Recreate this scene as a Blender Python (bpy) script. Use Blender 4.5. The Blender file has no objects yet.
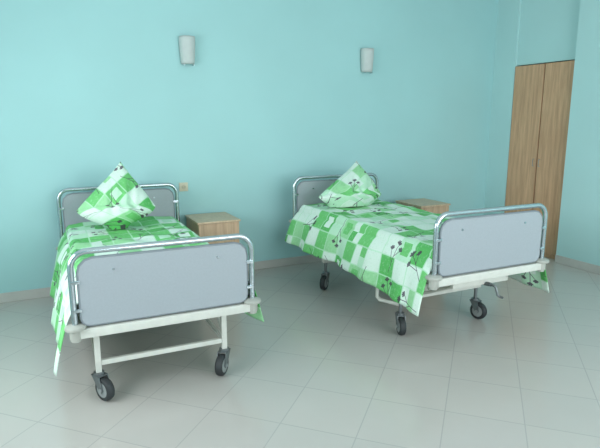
import bpy, bmesh, math, random
from mathutils import Vector, Matrix
R = math.radians
C = bpy.context.scene.collection
scn = bpy.context.scene
try:
    scn.view_settings.view_transform = 'Standard'
    scn.view_settings.look = 'None'
except Exception: pass

# ---------------------------------------------------------------- helpers
def lin(c):
    c = c/255.0
    return c/12.92 if c <= .04045 else ((c+.055)/1.055)**2.4
def rgb(r,g,b): return (lin(r),lin(g),lin(b),1)

def new_mat(name):
    m = bpy.data.materials.new(name); m.use_nodes = True
    nt = m.node_tree; b = nt.nodes['Principled BSDF']
    return m, nt, b
def S(nt, kind, **kw):
    n = nt.nodes.new(kind)
    for k,v in kw.items(): setattr(n,k,v)
    return n
def ramp(nt, fac, stops, interp='LINEAR'):
    n = nt.nodes.new('ShaderNodeValToRGB'); cr = n.color_ramp; cr.interpolation = interp
    while len(cr.elements) > 1: cr.elements.remove(cr.elements[-1])
    cr.elements[0].position = stops[0][0]; cr.elements[0].color = stops[0][1]
    for p,c in stops[1:]:
        e = cr.elements.new(p); e.color = c
    nt.links.new(fac, n.inputs[0]); return n.outputs[0]
def mix(nt, fac, a, b):
    n = nt.nodes.new('ShaderNodeMix'); n.data_type = 'RGBA'
    for sock, v in ((n.inputs[0],fac),(n.inputs[6],a),(n.inputs[7],b)):
        if hasattr(v,'is_linked'): nt.links.new(v, sock)
        else: sock.default_value = v
    return n.outputs[2]
def M(nt, op, a, b=None, c=None, clamp=False):
    n = nt.nodes.new('ShaderNodeMath'); n.operation = op; n.use_clamp = clamp
    for i,v in enumerate((a,b,c)):
        if v is None: continue
        if hasattr(v,'is_linked'): nt.links.new(v, n.inputs[i])
        else: n.inputs[i].default_value = v
    return n.outputs[0]
def V(nt, op, a, b=None, scale=None, out=0):
    n = nt.nodes.new('ShaderNodeVectorMath'); n.operation = op
    for i,v in enumerate((a,b)):
        if v is None: continue
        if hasattr(v,'is_linked'): nt.links.new(v, n.inputs[i])
        else: n.inputs[i].default_value = v
    if scale is not None:
        if hasattr(scale,'is_linked'): nt.links.new(scale, n.inputs['Scale'])
        else: n.inputs['Scale'].default_value = scale
    return n.outputs[out]
def noise(nt, vec, scale, detail=3, rough=.5):
    n = nt.nodes.new('ShaderNodeTexNoise'); n.inputs['Scale'].default_value = scale
    n.inputs['Detail'].default_value = detail; n.inputs['Roughness'].default_value = rough
    if vec is not None: nt.links.new(vec, n.inputs['Vector'])
    return n
def objco(nt): return nt.nodes.new('ShaderNodeTexCoord').outputs['Object']

def simple(name, col, rough=.5, metal=0, var=.06, scale=20, bump=0):
    m, nt, b = new_mat(name)
    co = objco(nt); n = noise(nt, co, scale)
    lo = tuple(max(0,x*(1-var)) for x in col[:3])+(1,); hi = tuple(min(1,x*(1+var)) for x in col[:3])+(1,)
    c = ramp(nt, n.outputs[0], [(.3,lo),(.7,hi)])
    nt.links.new(c, b.inputs['Base Color'])
    b.inputs['Roughness'].default_value = rough; b.inputs['Metallic'].default_value = metal
    return m

def wood(name, dark, light, rough=.45):
    m, nt, b = new_mat(name)
    co = objco(nt)
    mp = S(nt,'ShaderNodeMapping'); mp.inputs['Scale'].default_value = (14,14,.9)
    nt.links.new(co, mp.inputs[0])
    n1 = noise(nt, mp.outputs[0], 2.2, 6, .65)
    mp2 = S(nt,'ShaderNodeMapping'); mp2.inputs['Scale'].default_value = (90,90,2.0)
    nt.links.new(co, mp2.inputs[0])
    n2 = noise(nt, mp2.outputs[0], 2, 3)
    f = M(nt,'ADD', M(nt,'MULTIPLY',n1.outputs[0],.75), M(nt,'MULTIPLY',n2.outputs[0],.25))
    c = ramp(nt, f, [(.32,dark),(.5,tuple((a+c)/2 for a,c in zip(dark,light))),(.66,light)])
    nt.links.new(c, b.inputs['Base Color']); b.inputs['Roughness'].default_value = rough
    return m

def paint(name, col):
    m, nt, b = new_mat(name); co = objco(nt)
    n = noise(nt, co, 1.1, 3); n2 = noise(nt, co, 260, 2)
    lo = tuple(x*.97 for x in col[:3])+(1,); hi = tuple(min(1,x*1.03) for x in col[:3])+(1,)
    nt.links.new(ramp(nt,n.outputs[0],[(.3,lo),(.7,hi)]), b.inputs['Base Color'])
    bp = nt.nodes.new('ShaderNodeBump'); bp.inputs['Strength'].default_value=.15; bp.inputs['Distance'].default_value=.001
    nt.links.new(n2.outputs[0], bp.inputs['Height']); nt.links.new(bp.outputs[0], b.inputs['Normal'])
    b.inputs['Roughness'].default_value=.55
    return m
m_wall = paint('wall_paint', rgb(167,212,213))
m_wallr = paint('wall_paint_lit', rgb(184,222,222))  # right wall's copy of the wall paint, its brighter light put into the colour
m_ceil = paint('ceiling_paint', rgb(232,234,234))

def tiles(name, size, rot, cA, cB, cG, rough):
    m, nt, b = new_mat(name); co = objco(nt)
    mp = S(nt,'ShaderNodeMapping'); mp.inputs['Rotation'].default_value = (0,0,R(rot)); mp.inputs['Location'].default_value=(.11,.07,0)
    nt.links.new(co, mp.inputs[0])
    br = S(nt,'ShaderNodeTexBrick'); br.offset = 0; br.squash = 1
    br.inputs['Scale'].default_value = 1; br.inputs['Brick Width'].default_value = size; br.inputs['Row Height'].default_value = size
    br.inputs['Mortar Size'].default_value = .003; br.inputs['Mortar Smooth'].default_value=.1
    br.inputs['Color1'].default_value = cA; br.inputs['Color2'].default_value = cB; br.inputs['Mortar'].default_value = cG
    nt.links.new(mp.outputs[0], br.inputs['Vector'])
    n = noise(nt, co, 3.5, 5, .6)
    c = mix(nt, M(nt,'MULTIPLY',n.outputs[0],.15), br.outputs['Color'], rgb(150,150,146))
    nt.links.new(c, b.inputs['Base Color'])
    rr = M(nt,'ADD', M(nt,'MULTIPLY',n.outputs[0],.10), rough)
    nt.links.new(rr, b.inputs['Roughness'])
    bp = nt.nodes.new('ShaderNodeBump'); bp.inputs['Strength'].default_value=.15; bp.inputs['Distance'].default_value=.001; bp.invert=True
    nt.links.new(br.outputs['Fac'], bp.inputs['Height']); nt.links.new(bp.outputs[0], b.inputs['Normal'])
    return m
m_floor = tiles('floor_tile', .40, 45, rgb(191,187,181), rgb(187,184,179), rgb(170,169,165), .14)
m_base = simple('skirting_tile', rgb(194,193,188), .35, var=.05, scale=6)
m_chrome = simple('chrome_tube', rgb(190,200,205), .22, .9, .05)
m_white = simple('white_enamel', rgb(212,213,205), .4, var=.05)
m_cream = simple('cream_enamel', rgb(200,202,186), .45, var=.06)
m_panel = simple('grey_laminate', rgb(160,168,174), .5, var=.03, scale=90)
m_trim = simple('panel_edging', rgb(128,136,142), .5)
m_rub = simple('black_rubber', rgb(48,52,54), .6)
m_hub = simple('grey_hub', rgb(150,156,156), .4, .2)
m_steel = simple('dull_steel', rgb(120,126,128), .4, .6)
m_bump = simple('grey_bumper', rgb(172,174,166), .5)
m_mat = simple('mattress_ticking', rgb(180,190,190), .9)
m_oak = wood('oak_veneer', rgb(180,138,106), rgb(224,180,142))
m_dark = simple('gap_shade', rgb(70,52,42), .8)  # shade of the wardrobe interior, given as a dark colour
m_oakL = wood('oak_veneer_light', rgb(168,138,112), rgb(210,178,148))
m_oakT = wood('oak_veneer_pale', rgb(184,156,128), rgb(214,188,158), .35)
m_glass = simple('frosted_glass', rgb(198,205,203), .6, var=.02)
m_plast = simple('ivory_plastic', rgb(206,200,176), .4)
m_sock = simple('socket_plastic', rgb(188,182,158), .5)
m_pvc = simple('window_plastic', rgb(235,238,240), .35)

def linen():
    m, nt, b = new_mat('patchwork_linen')
    uv = S(nt,'ShaderNodeUVMap'); uv.uv_map = 'cloth'
    P = uv.outputs[0]
    def cells(scale, off, P=P):
        q = V(nt,'ADD', V(nt,'MULTIPLY', P, scale), off)
        f = V(nt,'FLOOR', q); l = V(nt,'SUBTRACT', q, f)
        w = S(nt,'ShaderNodeTexWhiteNoise', noise_dimensions='3D'); nt.links.new(f, w.inputs['Vector'])
        return l, w
    G0=rgb(222,240,228); G1=rgb(156,216,160); G2=rgb(112,198,116); G3=rgb(92,184,98); G4=rgb(192,232,202)
    l1,w1 = cells((6.8,6.4,1),(.3,.2,0)); l2,w2 = cells((13.6,12.8,1),(.6,.4,0))
    stops=[(0,G0),(.26,G2),(.48,G1),(.64,G4),(.76,G3),(.88,G0)]
    c1 = ramp(nt, w1.outputs[0], stops, 'CONSTANT'); c2 = ramp(nt, w2.outputs[0], stops, 'CONSTANT')
    sp = S(nt,'ShaderNodeSeparateColor'); nt.links.new(w1.outputs[1], sp.inputs[0])
    c = mix(nt, M(nt,'LESS_THAN', sp.outputs[2], .12), c1, c2)
    s1 = S(nt,'ShaderNodeSeparateXYZ'); nt.links.new(l1, s1.inputs[0])
    dx = M(nt,'ABSOLUTE', M(nt,'SUBTRACT', s1.outputs[0], .5)); dy = M(nt,'ABSOLUTE', M(nt,'SUBTRACT', s1.outputs[1], .5))
    mx = M(nt,'MAXIMUM',dx,dy)
    inner = M(nt,'MULTIPLY', M(nt,'LESS_THAN', mx, .28), M(nt,'GREATER_THAN', sp.outputs[2], .80))
    sp1c = ramp(nt, sp.outputs[0], [(0,G4),(.4,G2),(.7,G0)], 'CONSTANT')
    c = mix(nt, inner, c, sp1c)
    e = M(nt,'GREATER_THAN', mx, .465)
    c = mix(nt, M(nt,'MULTIPLY',e,.75), c, G4)
    n = noise(nt, V(nt,'MULTIPLY',P,(1,1,1)), 40, 4, .7)
    c = mix(nt, M(nt,'MULTIPLY', M(nt,'GREATER_THAN', n.outputs[0], .57), .22), c, G4)
    c = mix(nt, M(nt,'MULTIPLY', M(nt,'LESS_THAN', n.outputs[0], .42), .12), c, G3)
    l3,w3 = cells((3.9,3.9,1),(.15,.45,5))
    l3 = V(nt,'SUBTRACT', l3, (.5,.5,0))
    vr = S(nt,'ShaderNodeVectorRotate'); vr.rotation_type='Z_AXIS'
    nt.links.new(l3, vr.inputs['Vector']); nt.links.new(M(nt,'MULTIPLY', w3.outputs[0], 6.28), vr.inputs['Angle'])
    Q = vr.outputs[0]
    def seg(a,bb):
        ba=(bb[0]-a[0],bb[1]-a[1],0); L2=ba[0]**2+ba[1]**2
        pa=V(nt,'SUBTRACT',Q,(a[0],a[1],0))
        h=M(nt,'MULTIPLY',V(nt,'DOT_PRODUCT',pa,ba,out=1),1/L2,clamp=True)
        n_=V(nt,'SUBTRACT',pa,V(nt,'SCALE',ba,scale=h))
        return V(nt,'LENGTH',n_,out=1)
    d=None
    for a,bb in (((-.08,-.48),(-.02,-.2)),((-.02,-.2),(.02,.05)),((.02,.05),(.02,.30)),((-.02,-.2),(-.17,.14)),((.02,.0),(.17,.16))):
        s=seg(a,bb); d = s if d is None else M(nt,'MINIMUM',d,s)
    for hx,hy,k in ((.02,.30,1.0),(-.17,.15,.85),(.18,.17,.85)):
        for ang in (-60,-20,20,60):
            a_=R(90+ang-hx*60); s=M(nt,'SUBTRACT', seg((hx,hy),(hx+.085*k*math.cos(a_),hy+.085*k*math.sin(a_))), .014)
            d=M(nt,'MINIMUM',d,s)
    sp3 = S(nt,'ShaderNodeSeparateColor'); nt.links.new(w3.outputs[1], sp3.inputs[0])
    on = M(nt,'MULTIPLY', M(nt,'LESS_THAN', d, .0095), M(nt,'LESS_THAN', sp3.outputs[1], .82))
    c = mix(nt, M(nt,'MULTIPLY',on,.88), c, rgb(68,46,74))
    nt.links.new(c, b.inputs['Base Color']); b.inputs['Roughness'].default_value=.75
    return m
m_linen = linen()

def obj(name, bm, mat, parent=None, smooth=False):
    bmesh.ops.recalc_face_normals(bm, faces=bm.faces[:])
    me = bpy.data.meshes.new(name); bm.to_mesh(me); bm.free()
    o = bpy.data.objects.new(name, me); C.objects.link(o)
    me.materials.append(mat)
    if smooth:
        for p in me.polygons: p.use_smooth = True
        try: me.set_sharp_from_angle(angle=R(40))
        except Exception: pass
    if parent: o.parent = parent
    return o
def thing(name, label, cat, loc=(0,0,0), rz=0, group=None):
    o = bpy.data.objects.new(name, None); C.objects.link(o); o.empty_display_size=.1
    o.location = loc; o.rotation_euler = (0,0,rz); o['label']=label; o['category']=cat
    if group: o['group']=group
    return o
def tag(o,label,cat,group=None):
    o['label']=label; o['category']=cat
    if group: o['group']=group
def box(bm, x0,x1,y0,y1,z0,z1, bev=0, rot=None):
    r = bmesh.ops.create_cube(bm, size=1)
    vs = r['verts']
    bmesh.ops.scale(bm, vec=(x1-x0,y1-y0,z1-z0), verts=vs)
    if bev:
        es = list({e for v in vs for e in v.link_edges})
        rr = bmesh.ops.bevel(bm, geom=es, offset=bev, segments=2, affect='EDGES', profile=.7)
        vs = list({v for f in rr['faces'] for v in f.verts} | {v for v in vs if v.is_valid})
    if rot: bmesh.ops.rotate(bm, cent=(0,0,0), matrix=rot, verts=vs)
    bmesh.ops.translate(bm, vec=((x0+x1)/2,(y0+y1)/2,(z0+z1)/2), verts=vs)
def cyl(bm, a, b, r, seg=20, r2=None):
    a=Vector(a); b=Vector(b); d=b-a
    q = d.to_track_quat('Z','Y').to_matrix().to_4x4()
    bmesh.ops.create_cone(bm, cap_ends=True, segments=seg, radius1=r, radius2=r if r2 is None else r2, depth=d.length,
                          matrix=Matrix.Translation((a+b)/2) @ q)
def lathe(bm, c, axis, prof, seg=24):
    axis=Vector(axis).normalized(); c=Vector(c)
    e1=axis.orthogonal().normalized(); e2=axis.cross(e1)
    rings=[[bm.verts.new(c+axis*w+(e1*math.cos(2*math.pi*k/seg)+e2*math.sin(2*math.pi*k/seg))*r) for k in range(seg)] for r,w in prof]
    for A,B in zip(rings,rings[1:]):
        for k in range(seg): bm.faces.new((A[k],A[(k+1)%seg],B[(k+1)%seg],B[k]))
    bm.faces.new(rings[0]); bm.faces.new(rings[-1][::-1])
def tube(bm, pts, r, seg=12, closed=False):
    pts=[Vector(p) for p in pts]; n=len(pts); rings=[]
    def tan(i):
        if closed: return (pts[(i+1)%n]-pts[i-1]).normalized()
        if i==0: return (pts[1]-pts[0]).normalized()
        if i==n-1: return (pts[-1]-pts[-2]).normalized()
        return ((pts[i+1]-pts[i]).normalized()+(pts[i]-pts[i-1]).normalized()).normalized()
    t=tan(0); up=Vector((0,1,0)) if abs(t.y)<.9 else Vector((1,0,0))
    nrm=(up-t*up.dot(t)).normalized()
    for i in range(n):
        t=tan(i); nrm=(nrm-t*nrm.dot(t)).normalized(); bi=t.cross(nrm)
        rings.append([bm.verts.new(pts[i]+nrm*(r*math.cos(2*math.pi*k/seg))+bi*(r*math.sin(2*math.pi*k/seg))) for k in range(seg)])
    for i in range(n if closed else n-1):
        A=rings[i]; B=rings[(i+1)%n]
        for k in range(seg): bm.faces.new((A[k],A[(k+1)%seg],B[(k+1)%seg],B[k]))
    if not closed:
        bm.faces.new(rings[0]); bm.faces.new(rings[-1][::-1])
def arch(hw,z0,z1,rc,y,n=8):
    p=[(-hw,y,z0),(-hw,y,z1-rc)]
    for k in range(1,n+1):
        a=math.pi-k*(math.pi/2)/n; p.append((-hw+rc+rc*math.cos(a),y,z1-rc+rc*math.sin(a)))
    p.append((hw-rc,y,z1))
    for k in range(1,n+1):
        a=math.pi/2-k*(math.pi/2)/n; p.append((hw-rc+rc*math.cos(a),y,z1-rc+rc*math.sin(a)))
    p.append((hw,y,z0)); return p
def rrect(x0,x1,z0,z1,rt,rb,n=6):
    p=[]
    for cx,cz,r,a0 in ((x1-rt,z1-rt,rt,0),(x0+rt,z1-rt,rt,90),(x0+rb,z0+rb,rb,180),(x1-rb,z0+rb,rb,270)):
        for k in range(n+1):
            a=R(a0+90*k/n); p.append((cx+r*math.cos(a),cz+r*math.sin(a)))
    return p
def slab(bm, outline, y0, y1):
    A=[bm.verts.new((x,y0,z)) for x,z in outline]; B=[bm.verts.new((x,y1,z)) for x,z in outline]
    bm.faces.new(A); bm.faces.new(B[::-1]); n=len(A)
    for i in range(n): bm.faces.new((A[i],B[i],B[(i+1)%n],A[(i+1)%n]))

# ---------------------------------------------------------------- room
YB=5.03; XL=-1.35; YF=-1.3; ZC=3.0
def struct(name,bm,mat):
    o=obj(name,bm,mat); o['kind']='structure'; return o
bm=bmesh.new(); box(bm,XL-.2,5.9,YF-.2,YB+.2,-.1,0); struct('floor',bm,m_floor)
bm=bmesh.new(); box(bm,XL-.2,5.9,YF-.2,YB+.2,ZC,ZC+.1); struct('ceiling',bm,m_ceil)
bm=bmesh.new(); box(bm,XL-.2,5.9,YB,YB+.2,0,ZC); struct('wall_back',bm,m_wall)
wy0,wy1,wz0,wz1=1.2,3.8,.85,2.2
bm=bmesh.new()
box(bm,XL-.2,XL,YF,wy0,0,ZC); box(bm,XL-.2,XL,wy1,YB,0,ZC); box(bm,XL-.2,XL,wy0,wy1,0,wz0); box(bm,XL-.2,XL,wy0,wy1,wz1,ZC)
struct('wall_left',bm,m_wall)
fx0,fx1,fz0,fz1=.6,4.6,.7,2.5
bm=bmesh.new()
box(bm,XL-.2,fx0,YF-.2,YF,0,ZC); box(bm,fx1,5.9,YF-.2,YF,0,ZC); box(bm,fx0,fx1,YF-.2,YF,0,fz0); box(bm,fx0,fx1,YF-.2,YF,fz1,ZC)
struct('wall_front',bm,m_wall)
ny0,ny1,nz=3.855,4.70,2.165
bm=bmesh.new()
box(bm,5.02,5.9,YF,ny0,0,ZC)
box(bm,5.10,5.9,ny1,YB,0,ZC)
box(bm,5.72,5.9,ny0,ny1,0,nz)
box(bm,5.125,5.9,ny0,ny1,nz,ZC)
struct('wall_right',bm,m_wallr)
def skirt(name,x0,x1,y0,y1):
    bm=bmesh.new(); box(bm,x0,x1,y0,y1,.001,.085,.002); struct(name,bm,m_base)
skirt('baseboard_back',XL,5.10,YB-.012,YB); skirt('baseboard_right',5.008,5.02,YF,ny0)
skirt('baseboard_far_right',5.088,5.10,ny1+.01,YB-.013); skirt('baseboard_left',XL,XL+.012,YF,YB-.013); skirt('baseboard_front',XL+.013,5.007,YF,YF+.012)
def window_x(name,x,y0,y1,z0,z1,n=3):
    bm=bmesh.new(); t=.06
    box(bm,x,x+.06,y0,y1,z0,z0+t); box(bm,x,x+.06,y0,y1,z1-t,z1)
    for k in range(n+1):
        yy=y0+(y1-y0-t)*k/n; box(bm,x+.001,x+.059,yy,yy+t,z0+t,z1-t)
    return struct(name,bm,m_pvc)
window_x('window_1',XL-.15,wy0,wy1,wz0,wz1)
bm=bmesh.new(); t=.06
box(bm,fx0,fx1,YF-.15,YF-.09,fz0,fz0+t); box(bm,fx0,fx1,YF-.15,YF-.09,fz1-t,fz1)
for k in range(5):
    xx=fx0+(fx1-fx0-t)*k/4; box(bm,xx,xx+t,YF-.149,YF-.091,fz0+t,fz1-t)
struct('fill_window_2',bm,m_pvc)  # unseen window behind the camera, widened to add fill light
bm=bmesh.new(); box(bm,XL-.09,XL+.12,wy0-.05,wy1+.05,wz0-.03,wz0,.004); struct('trim_1',bm,m_pvc)

# ---------------------------------------------------------------- casters
def caster(parent, x, y, ang, ztop, r=.0625, trail=.035):
    dx,dy = math.cos(ang)*trail, math.sin(ang)*trail
    ax = Vector((-math.sin(ang), math.cos(ang), 0))
    f = Vector((math.cos(ang), math.sin(ang), 0))
    bm=bmesh.new()
    cyl(bm,(x,y,2*r+.02),(x,y,ztop),.013,14)
    cyl(bm,(x,y,2*r+.008),(x,y,2*r+.026),.03,18)
    rot=Matrix.Rotation(ang,4,'Z')
    for s in (-1,1):
        o=Vector((x,y,0))+ax*(s*.028)
        pts=[(-.03,2*r+.012),(.036,2*r+.012),(trail+.020,r+.004),(trail+.010,r-.012),(trail-.010,r-.012),(trail-.020,r+.004)]
        A=[bm.verts.new(o+f*u+ax*(-.002)+Vector((0,0,z))) for u,z in pts]
        B=[bm.verts.new(o+f*u+ax*(.002)+Vector((0,0,z))) for u,z in pts]
        bm.faces.new(A); bm.faces.new(B[::-1])
        for i in range(len(A)): bm.faces.new((A[i],B[i],B[(i+1)%len(A)],A[(i+1)%len(A)]))
    box(bm,-.033,.038,-.03,.03,0,.006)
    vs=bm.verts[-8:]
    bmesh.ops.rotate(bm,cent=(0,0,0),matrix=rot,verts=vs); bmesh.ops.translate(bm,vec=(x,y,2*r+.007),verts=vs)
    fk=obj('caster_fork',bm,m_steel,parent,True)
    c=Vector((x+dx,y+dy,r+.001))
    bm=bmesh.new()
    prof=[(.044,-.022),(r*.86,-.022),(r*.96,-.017),(r,-.006),(r,.006),(r*.96,.017),(r*.86,.022),(.044,.022)]
    n=28; rings=[]
    for k in range(n):
        a=2*math.pi*k/n; d=f*math.cos(a)+Vector((0,0,1))*math.sin(a)
        rings.append([bm.verts.new(c+d*pr+ax*w) for pr,w in prof])
    for k in range(n):
        A=rings[k];B=rings[(k+1)%n]
        for i in range(len(prof)): bm.faces.new((A[i],A[(i+1)%len(prof)],B[(i+1)%len(prof)],B[i]))
    obj('tyre',bm,m_rub,fk,True)
    bm=bmesh.new(); lathe(bm,c,ax,[(.012,-.036),(.012,-.024),(.0445,-.0215),(.0445,.0215),(.012,.024),(.012,.036)])
    obj('wheel_hub',bm,m_hub,fk,True)

def head_or_foot(parent, kind, y, hw, z0, z1, pz0, pz1, out):
    bm=bmesh.new(); tube(bm,arch(hw,z0,z1,.085,y),.0165,14)
    tb=obj(kind+'_tube',bm,m_chrome,parent,True)
    px=hw-.034
    bm=bmesh.new(); ol=rrect(-px,px,pz0,pz1,.075,.045,n=3); slab(bm,ol,y-.009,y+.009)
    pn=obj(kind+'_panel',bm,m_panel,parent)
    bm=bmesh.new(); tube(bm,[(x,y,z) for x,z in ol],.0098,8,closed=True); obj('edging',bm,m_trim,pn,True)
    for sx in (-1,1):
        for zz in (pz0+.09,pz1-.12):
            bm=bmesh.new(); box(bm,min(sx*(px-.004),sx*(hw+.006)),max(sx*(px-.004),sx*(hw+.006)),y-.017,y-.0105,zz-.009,zz+.009,.002)
            obj('clip',bm,m_chrome,tb,True)
    for sx in (-.62,.62):
        bm=bmesh.new(); cyl(bm,(sx*px,y+out*.009,pz1-.07),(sx*px,y+out*.014,pz1-.07),.007,12); obj('bolt',bm,m_chrome,pn,True)

def bed(label, loc, rz, L, W, plat, foot_top, head_top, mtop, style):
    t=thing('hospital_bed',label,'bed',loc,rz,None)
    hw=W/2; yf=-L/2; yh=L/2
    bm=bmesh.new(); fz0,fz1=plat-.045,plat
    for s in (-1,1): box(bm,min(s*(hw-.05),s*(hw-.01)),max(s*(hw-.05),s*(hw-.01)),yf+.02,yh-.02,fz0,fz1,.004)
    for yy in (yf+.045,-.3,.3,yh-.045): box(bm,-hw+.05,hw-.05,yy-.02,yy+.02,fz0+.002,fz1-.002,.003)
    obj('bed_frame',bm,m_cream,t,True)
    bm=bmesh.new(); box(bm,-hw-.02,hw+.02,yf-.028,yf+.018,plat-.045,plat+.006,.006); obj('end_rail',bm,m_white,t,True)
    bm=bmesh.new(); box(bm,-hw-.02,hw+.02,yh-.018,yh+.028,plat-.045,plat+.006,.006); obj('end_rail',bm,m_white,t,True)
    for sx in (-1,1):
        for sy,yy in ((-1,yf-.005),(1,yh+.005)):
            bm=bmesh.new(); cx=sx*(hw+.005)
            lathe(bm,(cx,yy,plat),(0,0,1),[(.026,-.06),(.026,-.047),(.032,-.045),(.032,.004),(.052,.007),(.055,.014),(.052,.024),(.03,.034)],28)
            obj('corner_bumper',bm,m_bump,t,True)
    bm=bmesh.new()
    for k in range(14):
        yy=yf+.12+k*(L-.24)/13; box(bm,-hw+.02,hw-.02,yy-.03,yy+.03,plat+.001,plat+.012)
    obj('mattress_base',bm,m_white,t)
    head_or_foot(t,'footboard',yf-.005,hw+.005,plat+.034,foot_top,plat+.02,foot_top-.040,-1)
    head_or_foot(t,'headboard',yh+.005,hw+.005,plat+.034,head_top,plat+.02,head_top-.040,-1)
    bm=bmesh.new(); box(bm,-hw+.04,hw-.04,yf+.05,yh-.05,plat+.013,mtop,.035); obj('mattress',bm,m_mat,t,True)
    if style=='plain':
        lx=.365; fy=yf+.07; ox=-.03
        for yy,sg in ((fy,1),(yh-.14,-1)):
            for s in (-1,1):
                X=s*lx+ox
                bm=bmesh.new(); box(bm,X-.016,X+.016,yy-.016,yy+.016,.155,plat-.046,.003)
                g=obj('leg',bm,m_white,t,True)
                bm=bmesh.new(); tube(bm,[(X,yy+sg*.017,.24),(X,yy+sg*.2,plat-.046)],.009,8); obj('brace',bm,m_white,g,True)
            bm=bmesh.new(); box(bm,-lx+ox+.017,lx+ox-.017,yy-.013,yy+.013,.20,.228,.003); obj('leg_crossbar',bm,m_white,t,True)
        caster(t,-lx+ox,fy,R(-60),.155,.067,.045); caster(t,lx+ox,fy,R(-130),.155,.067,.045)
        caster(t,-lx+ox,yh-.14,R(100),.155,.066); caster(t,lx+ox,yh-.14,R(60),.155,.066)
        for s in (-1,1):
            X=s*lx+ox
            bm=bmesh.new(); box(bm,X-.011,X+.011,fy+.017,yh-.157,.205,.226,.003); obj('side_rail',bm,m_white,t,True)
    else:
        lx=.36; ox=-.035; y0=2.985-loc[1]; y1=4.14-loc[1]
        bm=bmesh.new()
        for s in (-1,1): box(bm,s*(lx-.1)-.02,s*(lx-.1)+.02,y0+.02,y1-.02,.31,.35,.004)
        obj('chassis_rails',bm,m_white,t,True)
        for yy in (y0,y1):
            bm=bmesh.new(); box(bm,-lx+ox-.03,lx+ox+.03,yy-.024,yy+.024,.255,.30,.004)
            box(bm,-lx+.06,lx-.06,yy-.02,yy+.02,.30,.352,.003)
            obj('axle_beam',bm,m_white,t,True)
            for s in (-1,1):
                bm=bmesh.new(); X=s*(lx-.03)+ox; box(bm,X-.018,X+.018,yy-.018,yy+.018,.302,plat-.046,.003)
                obj('lifting_post',bm,m_white,t,True)
        bm=bmesh.new()
        for s in (-1,1): box(bm,s*.24-.012,s*.24+.012,yf+.07,y0-.02,plat-.1,plat-.07,.003)
        box(bm,-.25,.25,yf+.07,yf+.1,plat-.12,plat-.08,.003)
        obj('foot_bracket',bm,m_white,t,True)
        for s in (-1,1):
            bm=bmesh.new(); tube(bm,[(s*.2,yf+.10,plat-.11),(s*.2,y0-.03,.29)],.012,10); obj('scissor_arm',bm,m_white,t,True)
        bm=bmesh.new(); tube(bm,[(-.30,yf+.26,plat-.16),(.30,yf+.26,plat-.16)],.013,10); obj('tie_tube',bm,m_white,t,True)
        bm=bmesh.new(); tube(bm,[(0.06,y0,plat-.16),(0.04,yf+.02,plat-.11)],.014,10); sp=obj('spindle',bm,m_steel,t,True)
        bm=bmesh.new(); tube(bm,[(0.04,yf+.03,plat-.11),(0.04,yf-.01,plat-.11),(.045,yf-.02,plat-.12),(.065,yf-.022,plat-.175),(.075,yf-.03,plat-.185),(.08,yf-.055,plat-.187)],.0085,8)
        obj('crank_handle',bm,m_steel,sp,True)
        bm=bmesh.new(); tube(bm,[(-hw+.015,-.40,plat-.03),(-hw+.005,-.41,.235),(-hw+.02,-.43,.212),(-hw+.10,-.56,.205)],.0145,10); obj('lever',bm,m_white,t,True)
        for x,y,a in ((-lx+ox,y0,-110),(lx+ox,y0,-75),(-lx+ox,y1,-140),(lx+ox,y1,80)): caster(t,x,y,R(a),.256,.068)
    return t

def sheet(name,label,loc,rz,L,W,mtop,hem,flare,seed,fa=1.0):
    rnd=random.Random(seed); ph=[rnd.uniform(0,6.28) for _ in range(12)]
    hw=W/2-.03; r=.045; top=mtop+.012; y0=-L/2+.022; y1=L/2-.022
    nt_=170
    seq=[('h',-1,k/18) for k in range(18,0,-1)]+[('a',-1,k/5) for k in range(5,0,-1)]+[('t',0,-1+2*k/40) for k in range(41)]+[('a',1,k/5) for k in range(1,6)]+[('h',1,k/18) for k in range(1,19)]
    bm=bmesh.new(); uvl=bm.loops.layers.uv.new('cloth'); grid=[]; uvs={}
    for j in range(nt_+1):
        t=j/nt_; y=y0+(y1-y0)*t; row=[]
        end=min(y-y0,y1-y); dz=-.07*max(0,1-end/.06)**2
        for kd,s,v in seq:
            if kd=='t':
                x=v*(hw-r); a=x
                z=top+dz+.007*math.sin(7*x+5*y+ph[2])*math.cos(4*y-6*x+ph[3])+.004*math.sin(23*x+9*y+ph[4]+2*math.sin(5*y))+.003*math.sin(6*y+ph[1])*math.cos(14*x)
                z+=.003*math.sin(31*y+6*x+ph[11]+1.5*math.sin(9*x))
                z+=.013; yy=y
            elif kd=='a':
                an=v*math.pi/2; x=s*(hw-r+r*math.sin(an)); z=top-r+r*math.cos(an)+dz*(1-v*.6)+.013*(1-v); a=s*(hw-r+r*an); yy=y
            else:
                hz=hem(s,t)+.006*math.sin(5*y+ph[5]+s)+.003*math.sin(13*y+ph[6])
                Hd=top-r-hz; q=v*Hd
                fl=flare(s,t)
                fold=fa*(.020*math.sin(9*y+ph[7]+s*1.3)+.010*math.sin(19*y+ph[8]+2*s)+.005*math.sin(33*y+ph[9]))*min(1,v*1.3)
                x=s*(hw+.004+fl*(v**.7)+max(fold,-.02-fl*v*.5)+.018*min(1,v*4))
                z=top-r-q+dz*.4*(1-v); a=s*(hw-r+r*math.pi/2+q)
                yy=y+ .015*v*math.sin(7*y+ph[10])*min(1,end/.1)
            vtx=bm.verts.new((x,yy,z)); row.append(vtx); uvs[vtx]=(a+3+seed*.37,y+5)
        grid.append(row)
    for j in range(nt_):
        for i in range(len(seq)-1):
            f=bm.faces.new((grid[j][i],grid[j][i+1],grid[j+1][i+1],grid[j+1][i]))
            for lp in f.loops: lp[uvl].uv=uvs[lp.vert]
    o=obj(name,bm,m_linen,None,True)
    o.location=loc; o.rotation_euler=(0,0,rz); tag(o,label,'bedspread')
    md=o.modifiers.new('thick','SOLIDIFY'); md.thickness=.004; md.offset=1
    return o

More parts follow.
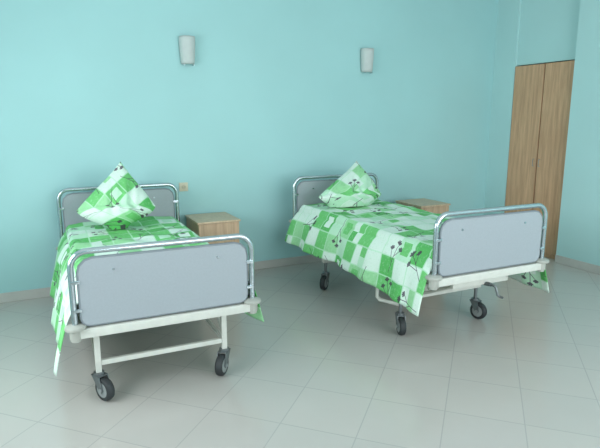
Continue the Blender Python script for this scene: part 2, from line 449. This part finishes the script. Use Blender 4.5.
def pillow(label,loc,top,tipz,half,lean,yaw,roll,thick,seed,sx=.85,low=.45,uvo=(0,0),shear=0):
    n=44; bm=bmesh.new(); uvl=bm.loops.layers.uv.new('cloth'); uvs={}
    l=R(lean)
    Xa=Vector((1,0,0)); Up=Vector((0,math.cos(l),math.sin(l))); N=Vector((0,-math.sin(l),math.cos(l)))
    cz=tipz-half*1.40*math.sin(l)
    Rz=Matrix.Rotation(R(yaw),3,'Z'); cr,sr=math.cos(R(roll)),math.sin(R(roll))
    grids=[]
    for side in (1,-1):
        g=[]
        for i in range(n+1):
            row=[]
            for j in range(n+1):
                if side==-1 and (i in (0,n) or j in (0,n)): row.append(grids[0][i][j]); continue
                u=-1+2*i/n; v=-1+2*j/n
                px=u*(1-.05*(1-v*v))*half; py=v*(1-.05*(1-u*u))*half
                th=thick*((1-abs(u)**2.4)*(1-abs(v)**2.4))**.6
                th+=(.014*math.sin(7*u+seed)*math.sin(5*v+2*seed)+.008*math.sin(14*u-11*v+seed))*(1-u*u)*(1-v*v)
                ax=(px*cr-py*sr)*sx; ay=px*sr+py*cr
                k=ay/(half*1.414)
                if k<0:
                    ax*=1+1.1*min(1,-k); ay*=low; th*=1+.35*min(1,-k*2)
                else:
                    th*=1-.30*k; ax+=shear*k
                    ax*=1+.10*math.sin(math.pi*k)
                p=Xa*ax+Up*ay+N*(side*th)
                p=Rz@p; z=p.z+cz-top
                if z<.03:
                    d=.03-z; z=.004 if side==-1 else .006+.028*min(1,th/thick)
                    p.y+=.10*d; p.x*=1+.3*d
                q=bm.verts.new((p.x,p.y,z)); uvs[q]=(px+seed*1.7+uvo[0],py+seed*.9+uvo[1]); row.append(q)
            g.append(row)
        grids.append(g)
    for g in grids:
        for i in range(n):
            for j in range(n):
                try: f=bm.faces.new((g[i][j],g[i+1][j],g[i+1][j+1],g[i][j+1]))
                except Exception: continue
                for lp in f.loops: lp[uvl].uv=uvs[lp.vert]
    o=obj('pillow',bm,m_linen,None,True); o.location=(loc[0],loc[1],top); tag(o,label,'pillow')
    return o

a1=R(-.5)
L1,W1=1.95,.985
loc1=(.597,3.875,0)
bed('hospital bed nearest the left edge with cream crossbar legs and grey end panels',loc1,a1,L1,W1,.45,.875,.965,.655,'plain')
def hem1(s,t):
    if s<0: return .225-.02*max(0,1-t/.35)+.012*math.sin(t*9)
    return .36-.05*max(0,1-t/.12)
def fl1(s,t): return .115 if s<0 else (.02+.09*max(0,1-t/.08))
sheet('bedspread','green patchwork floral bedspread draped over the bed nearest the left edge',loc1,a1,L1,W1,.655,hem1,fl1,1,.7)
loc2=(2.675,3.59,0); L2,W2=2.10,.95
bed('taller hospital bed with crank and undercarriage, standing nearer the wardrobe',loc2,R(-.5),L2,W2,.545,.965,.985,.71,'functional')
def hem2(s,t):
    if s<0: return .375-.07*max(0,1-t/.4)
    return .33-.03*max(0,1-t/.25)
def fl2(s,t): return .085+.04*t if s<0 else (.06+.11*max(0,1-t/.35))
sheet('bedspread','green patchwork floral bedspread draped over the taller bed nearer the wardrobe',loc2,R(-.5),L2,W2,.71,hem2,fl2,4,.9)
pillow('green patchwork pillow standing corner up on the left bed',(.515,4.38),.690,1.205,.285,62,-4,45,.105,2,.74,.42,(.55,.2),.06)
pillow('green patchwork pillow leaning corner up on the bed nearer the wardrobe',(2.585,4.22),.745,1.15,.272,52,-6,45,.105,5,.84,.38,(.3,.1),.17)

def nightstand(label,loc):
    t=thing('bedside_cabinet',label,'bedside cabinet',loc)
    w,d,h=.19,.22,.65
    bm=bmesh.new()
    box(bm,-w,-w+.016,-d+.018,d,.04,h-.018); box(bm,w-.016,w,-d+.018,d,.04,h-.018); box(bm,-w+.016,w-.016,-d+.018,d,.04,.056)
    box(bm,-w+.016,w-.016,d-.01,d,.056,h-.018); box(bm,-w+.016,w-.016,-d+.018,d-.01,.43,.446)
    obj('cabinet_body',bm,m_oakL,t)
    bm=bmesh.new(); box(bm,-w-.01,w+.01,-d-.01,d+.005,h-.0175,h,.002); obj('cabinet_top',bm,m_oakT,t)
    bm=bmesh.new(); box(bm,-w+.002,w-.002,-d,-d+.017,.50,h-.021,.001); dr=obj('drawer_front',bm,m_oakL,t)
    bm=bmesh.new(); box(bm,-w+.002,w-.002,-d,-d+.017,.045,.496,.001); do=obj('cabinet_door',bm,m_oakL,t)
    for p,x,z in ((do,w-.04,.42),):
        bm=bmesh.new(); lathe(bm,(x,-d,z),(0,-1,0),[(.006,0),(.006,.013),(.011,.015),(.011,.022)],16); obj('knob',bm,m_chrome,p,True)
    for sx in (-1,1):
        for sy in (-1,1):
            bm=bmesh.new(); cyl(bm,(sx*(w-.035),sy*(d-.05),.001),(sx*(w-.035),sy*(d-.05),.0395),.018,16); obj('foot',bm,m_rub,t,True)
nightstand('oak bedside cabinet against the wall beside the left bed',(1.40,4.75,0))
nightstand('oak bedside cabinet beyond the taller bed, nearest the wardrobe',(3.76,4.62,0))

t=thing('wardrobe','tall oak veneer wardrobe with two doors built into the right wall niche','wardrobe',(5.1,4.28,0))
y0,y1,h=-.415,.415,2.155
bm=bmesh.new()
box(bm,.018,.58,y0,y0+.018,.001,h-.001); box(bm,.018,.58,y1-.018,y1,.001,h-.001); box(bm,.018,.58,y0+.018,y1-.018,h-.019,h-.001)
box(bm,.56,.58,y0+.018,y1-.018,.07,h-.019); box(bm,.03,.56,y0+.018,y1-.018,.07,.088)
obj('wardrobe_body',bm,m_oak,t)
bm=bmesh.new(); box(bm,.006,.0175,y0+.002,y1-.002,.001,.046); obj('plinth',bm,m_oak,t)
bm=bmesh.new(); box(bm,.018,.03,-.02,.02,.09,h-.02); obj('gap_shade_strip',bm,m_dark,t)  # added dark strip, paints the shade seen through the gap between the doors
for s in (0,1):
    bm=bmesh.new(); box(bm,0,.0175,y0+.002 if s==0 else .007,-.007 if s==0 else y1-.002,.05,h-.003,.0012); dd=obj('wardrobe_door',bm,m_oak,t)
    bm=bmesh.new(); hy=-.04 if s==0 else .04
    tube(bm,[(0,hy,1.02),(-.018,hy,1.02),(-.022,hy,1.028),(-.022,hy,1.092),(-.018,hy,1.10),(0,hy,1.10)],.0032,8); obj('door_handle',bm,m_hub,dd,True)

def sconce(label,x,z):
    t=thing('wall_lamp',label,'wall lamp',(x,YB,z),0,None)
    bm=bmesh.new(); box(bm,-.055,.055,-.018,-.0005,-.1,.1,.004); obj('back_plate',bm,m_white,t,True)
    bm=bmesh.new(); n=20; rows=[]
    prof=[(-.122,.058),(-.1,.064),(0,.071),(.1,.074),(.122,.073)]
    for zz,w in prof:
        o=[bm.verts.new((w*math.cos(math.pi*k/n)*-1,-.012-.085*(w/.075)*math.sin(math.pi*k/n)**.8,zz)) for k in range(n+1)]
        rows.append(o)
    for a,b in zip(rows,rows[1:]):
        for k in range(n): bm.faces.new((a[k],a[k+1],b[k+1],b[k]))
    o=obj('glass_shade',bm,m_glass,t,True); md=o.modifiers.new('t','SOLIDIFY'); md.thickness=.004
    bm=bmesh.new(); cyl(bm,(0,-.018,-.02),(0,-.045,-.02),.016,14); cyl(bm,(0,-.045,-.045),(0,-.045,.0),.014,14); obj('lamp_holder',bm,m_plast,t,True)
    bm=bmesh.new(); bmesh.ops.create_uvsphere(bm,u_segments=16,v_segments=10,radius=.022,matrix=Matrix.Translation((0,-.045,.022))); obj('bulb',bm,m_glass,t,True)
    for s in (-1,1):
        bm=bmesh.new(); box(bm,s*.045-.005,s*.045+.005,-.074,-.018,-.132,-.126,.001); obj('clip',bm,m_chrome,t,True)
sconce('white curved wall lamp high above the left bed, nearest the left edge',1.295,2.165)
sconce('white curved wall lamp high above the taller bed, nearer the wardrobe',3.24,2.165)

t=thing('wall_socket','small ivory wall socket between the left bed and bedside cabinet','socket',(1.21,YB,.913))
bm=bmesh.new(); box(bm,-.042,.042,-.012,-.0005,-.042,.042,.004); obj('socket_plate',bm,m_plast,t,True)
bm=bmesh.new(); cyl(bm,(0,-.012,0),(0,-.016,0),.021,24); so=obj('socket_face',bm,m_sock,t,True)
for s in (-1,1):
    bm=bmesh.new(); cyl(bm,(s*.0095,-.0162,0),(s*.0095,-.0168,0),.003,10); obj('hole',bm,m_rub,so)

# ---------------------------------------------------------------- light
def area(loc, rot, sx, sy, e, col):
    l=bpy.data.lights.new('window_light','AREA'); l.shape='RECTANGLE'; l.size=sx; l.size_y=sy; l.energy=e; l.color=col
    o=bpy.data.objects.new('window_light',l); C.objects.link(o); o.location=loc; o.rotation_euler=rot
area((XL-.22,(wy0+wy1)/2,(wz0+wz1)/2),(0,R(-90+20),0),1.3,2.5,78,(.94,.98,1))
area(((fx0+fx1)/2,YF-.22,(fz0+fz1)/2),(R(90-8),0,0),3.9,1.75,140,(.94,.98,1))  # fill from the unseen, widened front window, lifts the shadows
w=bpy.data.worlds.new('World'); scn.world=w; w.use_nodes=True
w.node_tree.nodes['Background'].inputs[0].default_value=(.8,.92,1,1); w.node_tree.nodes['Background'].inputs[1].default_value=1.0

cd=bpy.data.cameras.new('camera'); cam=bpy.data.objects.new('camera',cd); C.objects.link(cam)
cam.location=(0,0,1.55); cam.rotation_euler=(R(90-11.2),0,R(-26))
cd.sensor_width=36; cd.lens=36*530/600; cd.clip_start=.05
scn.camera=cam
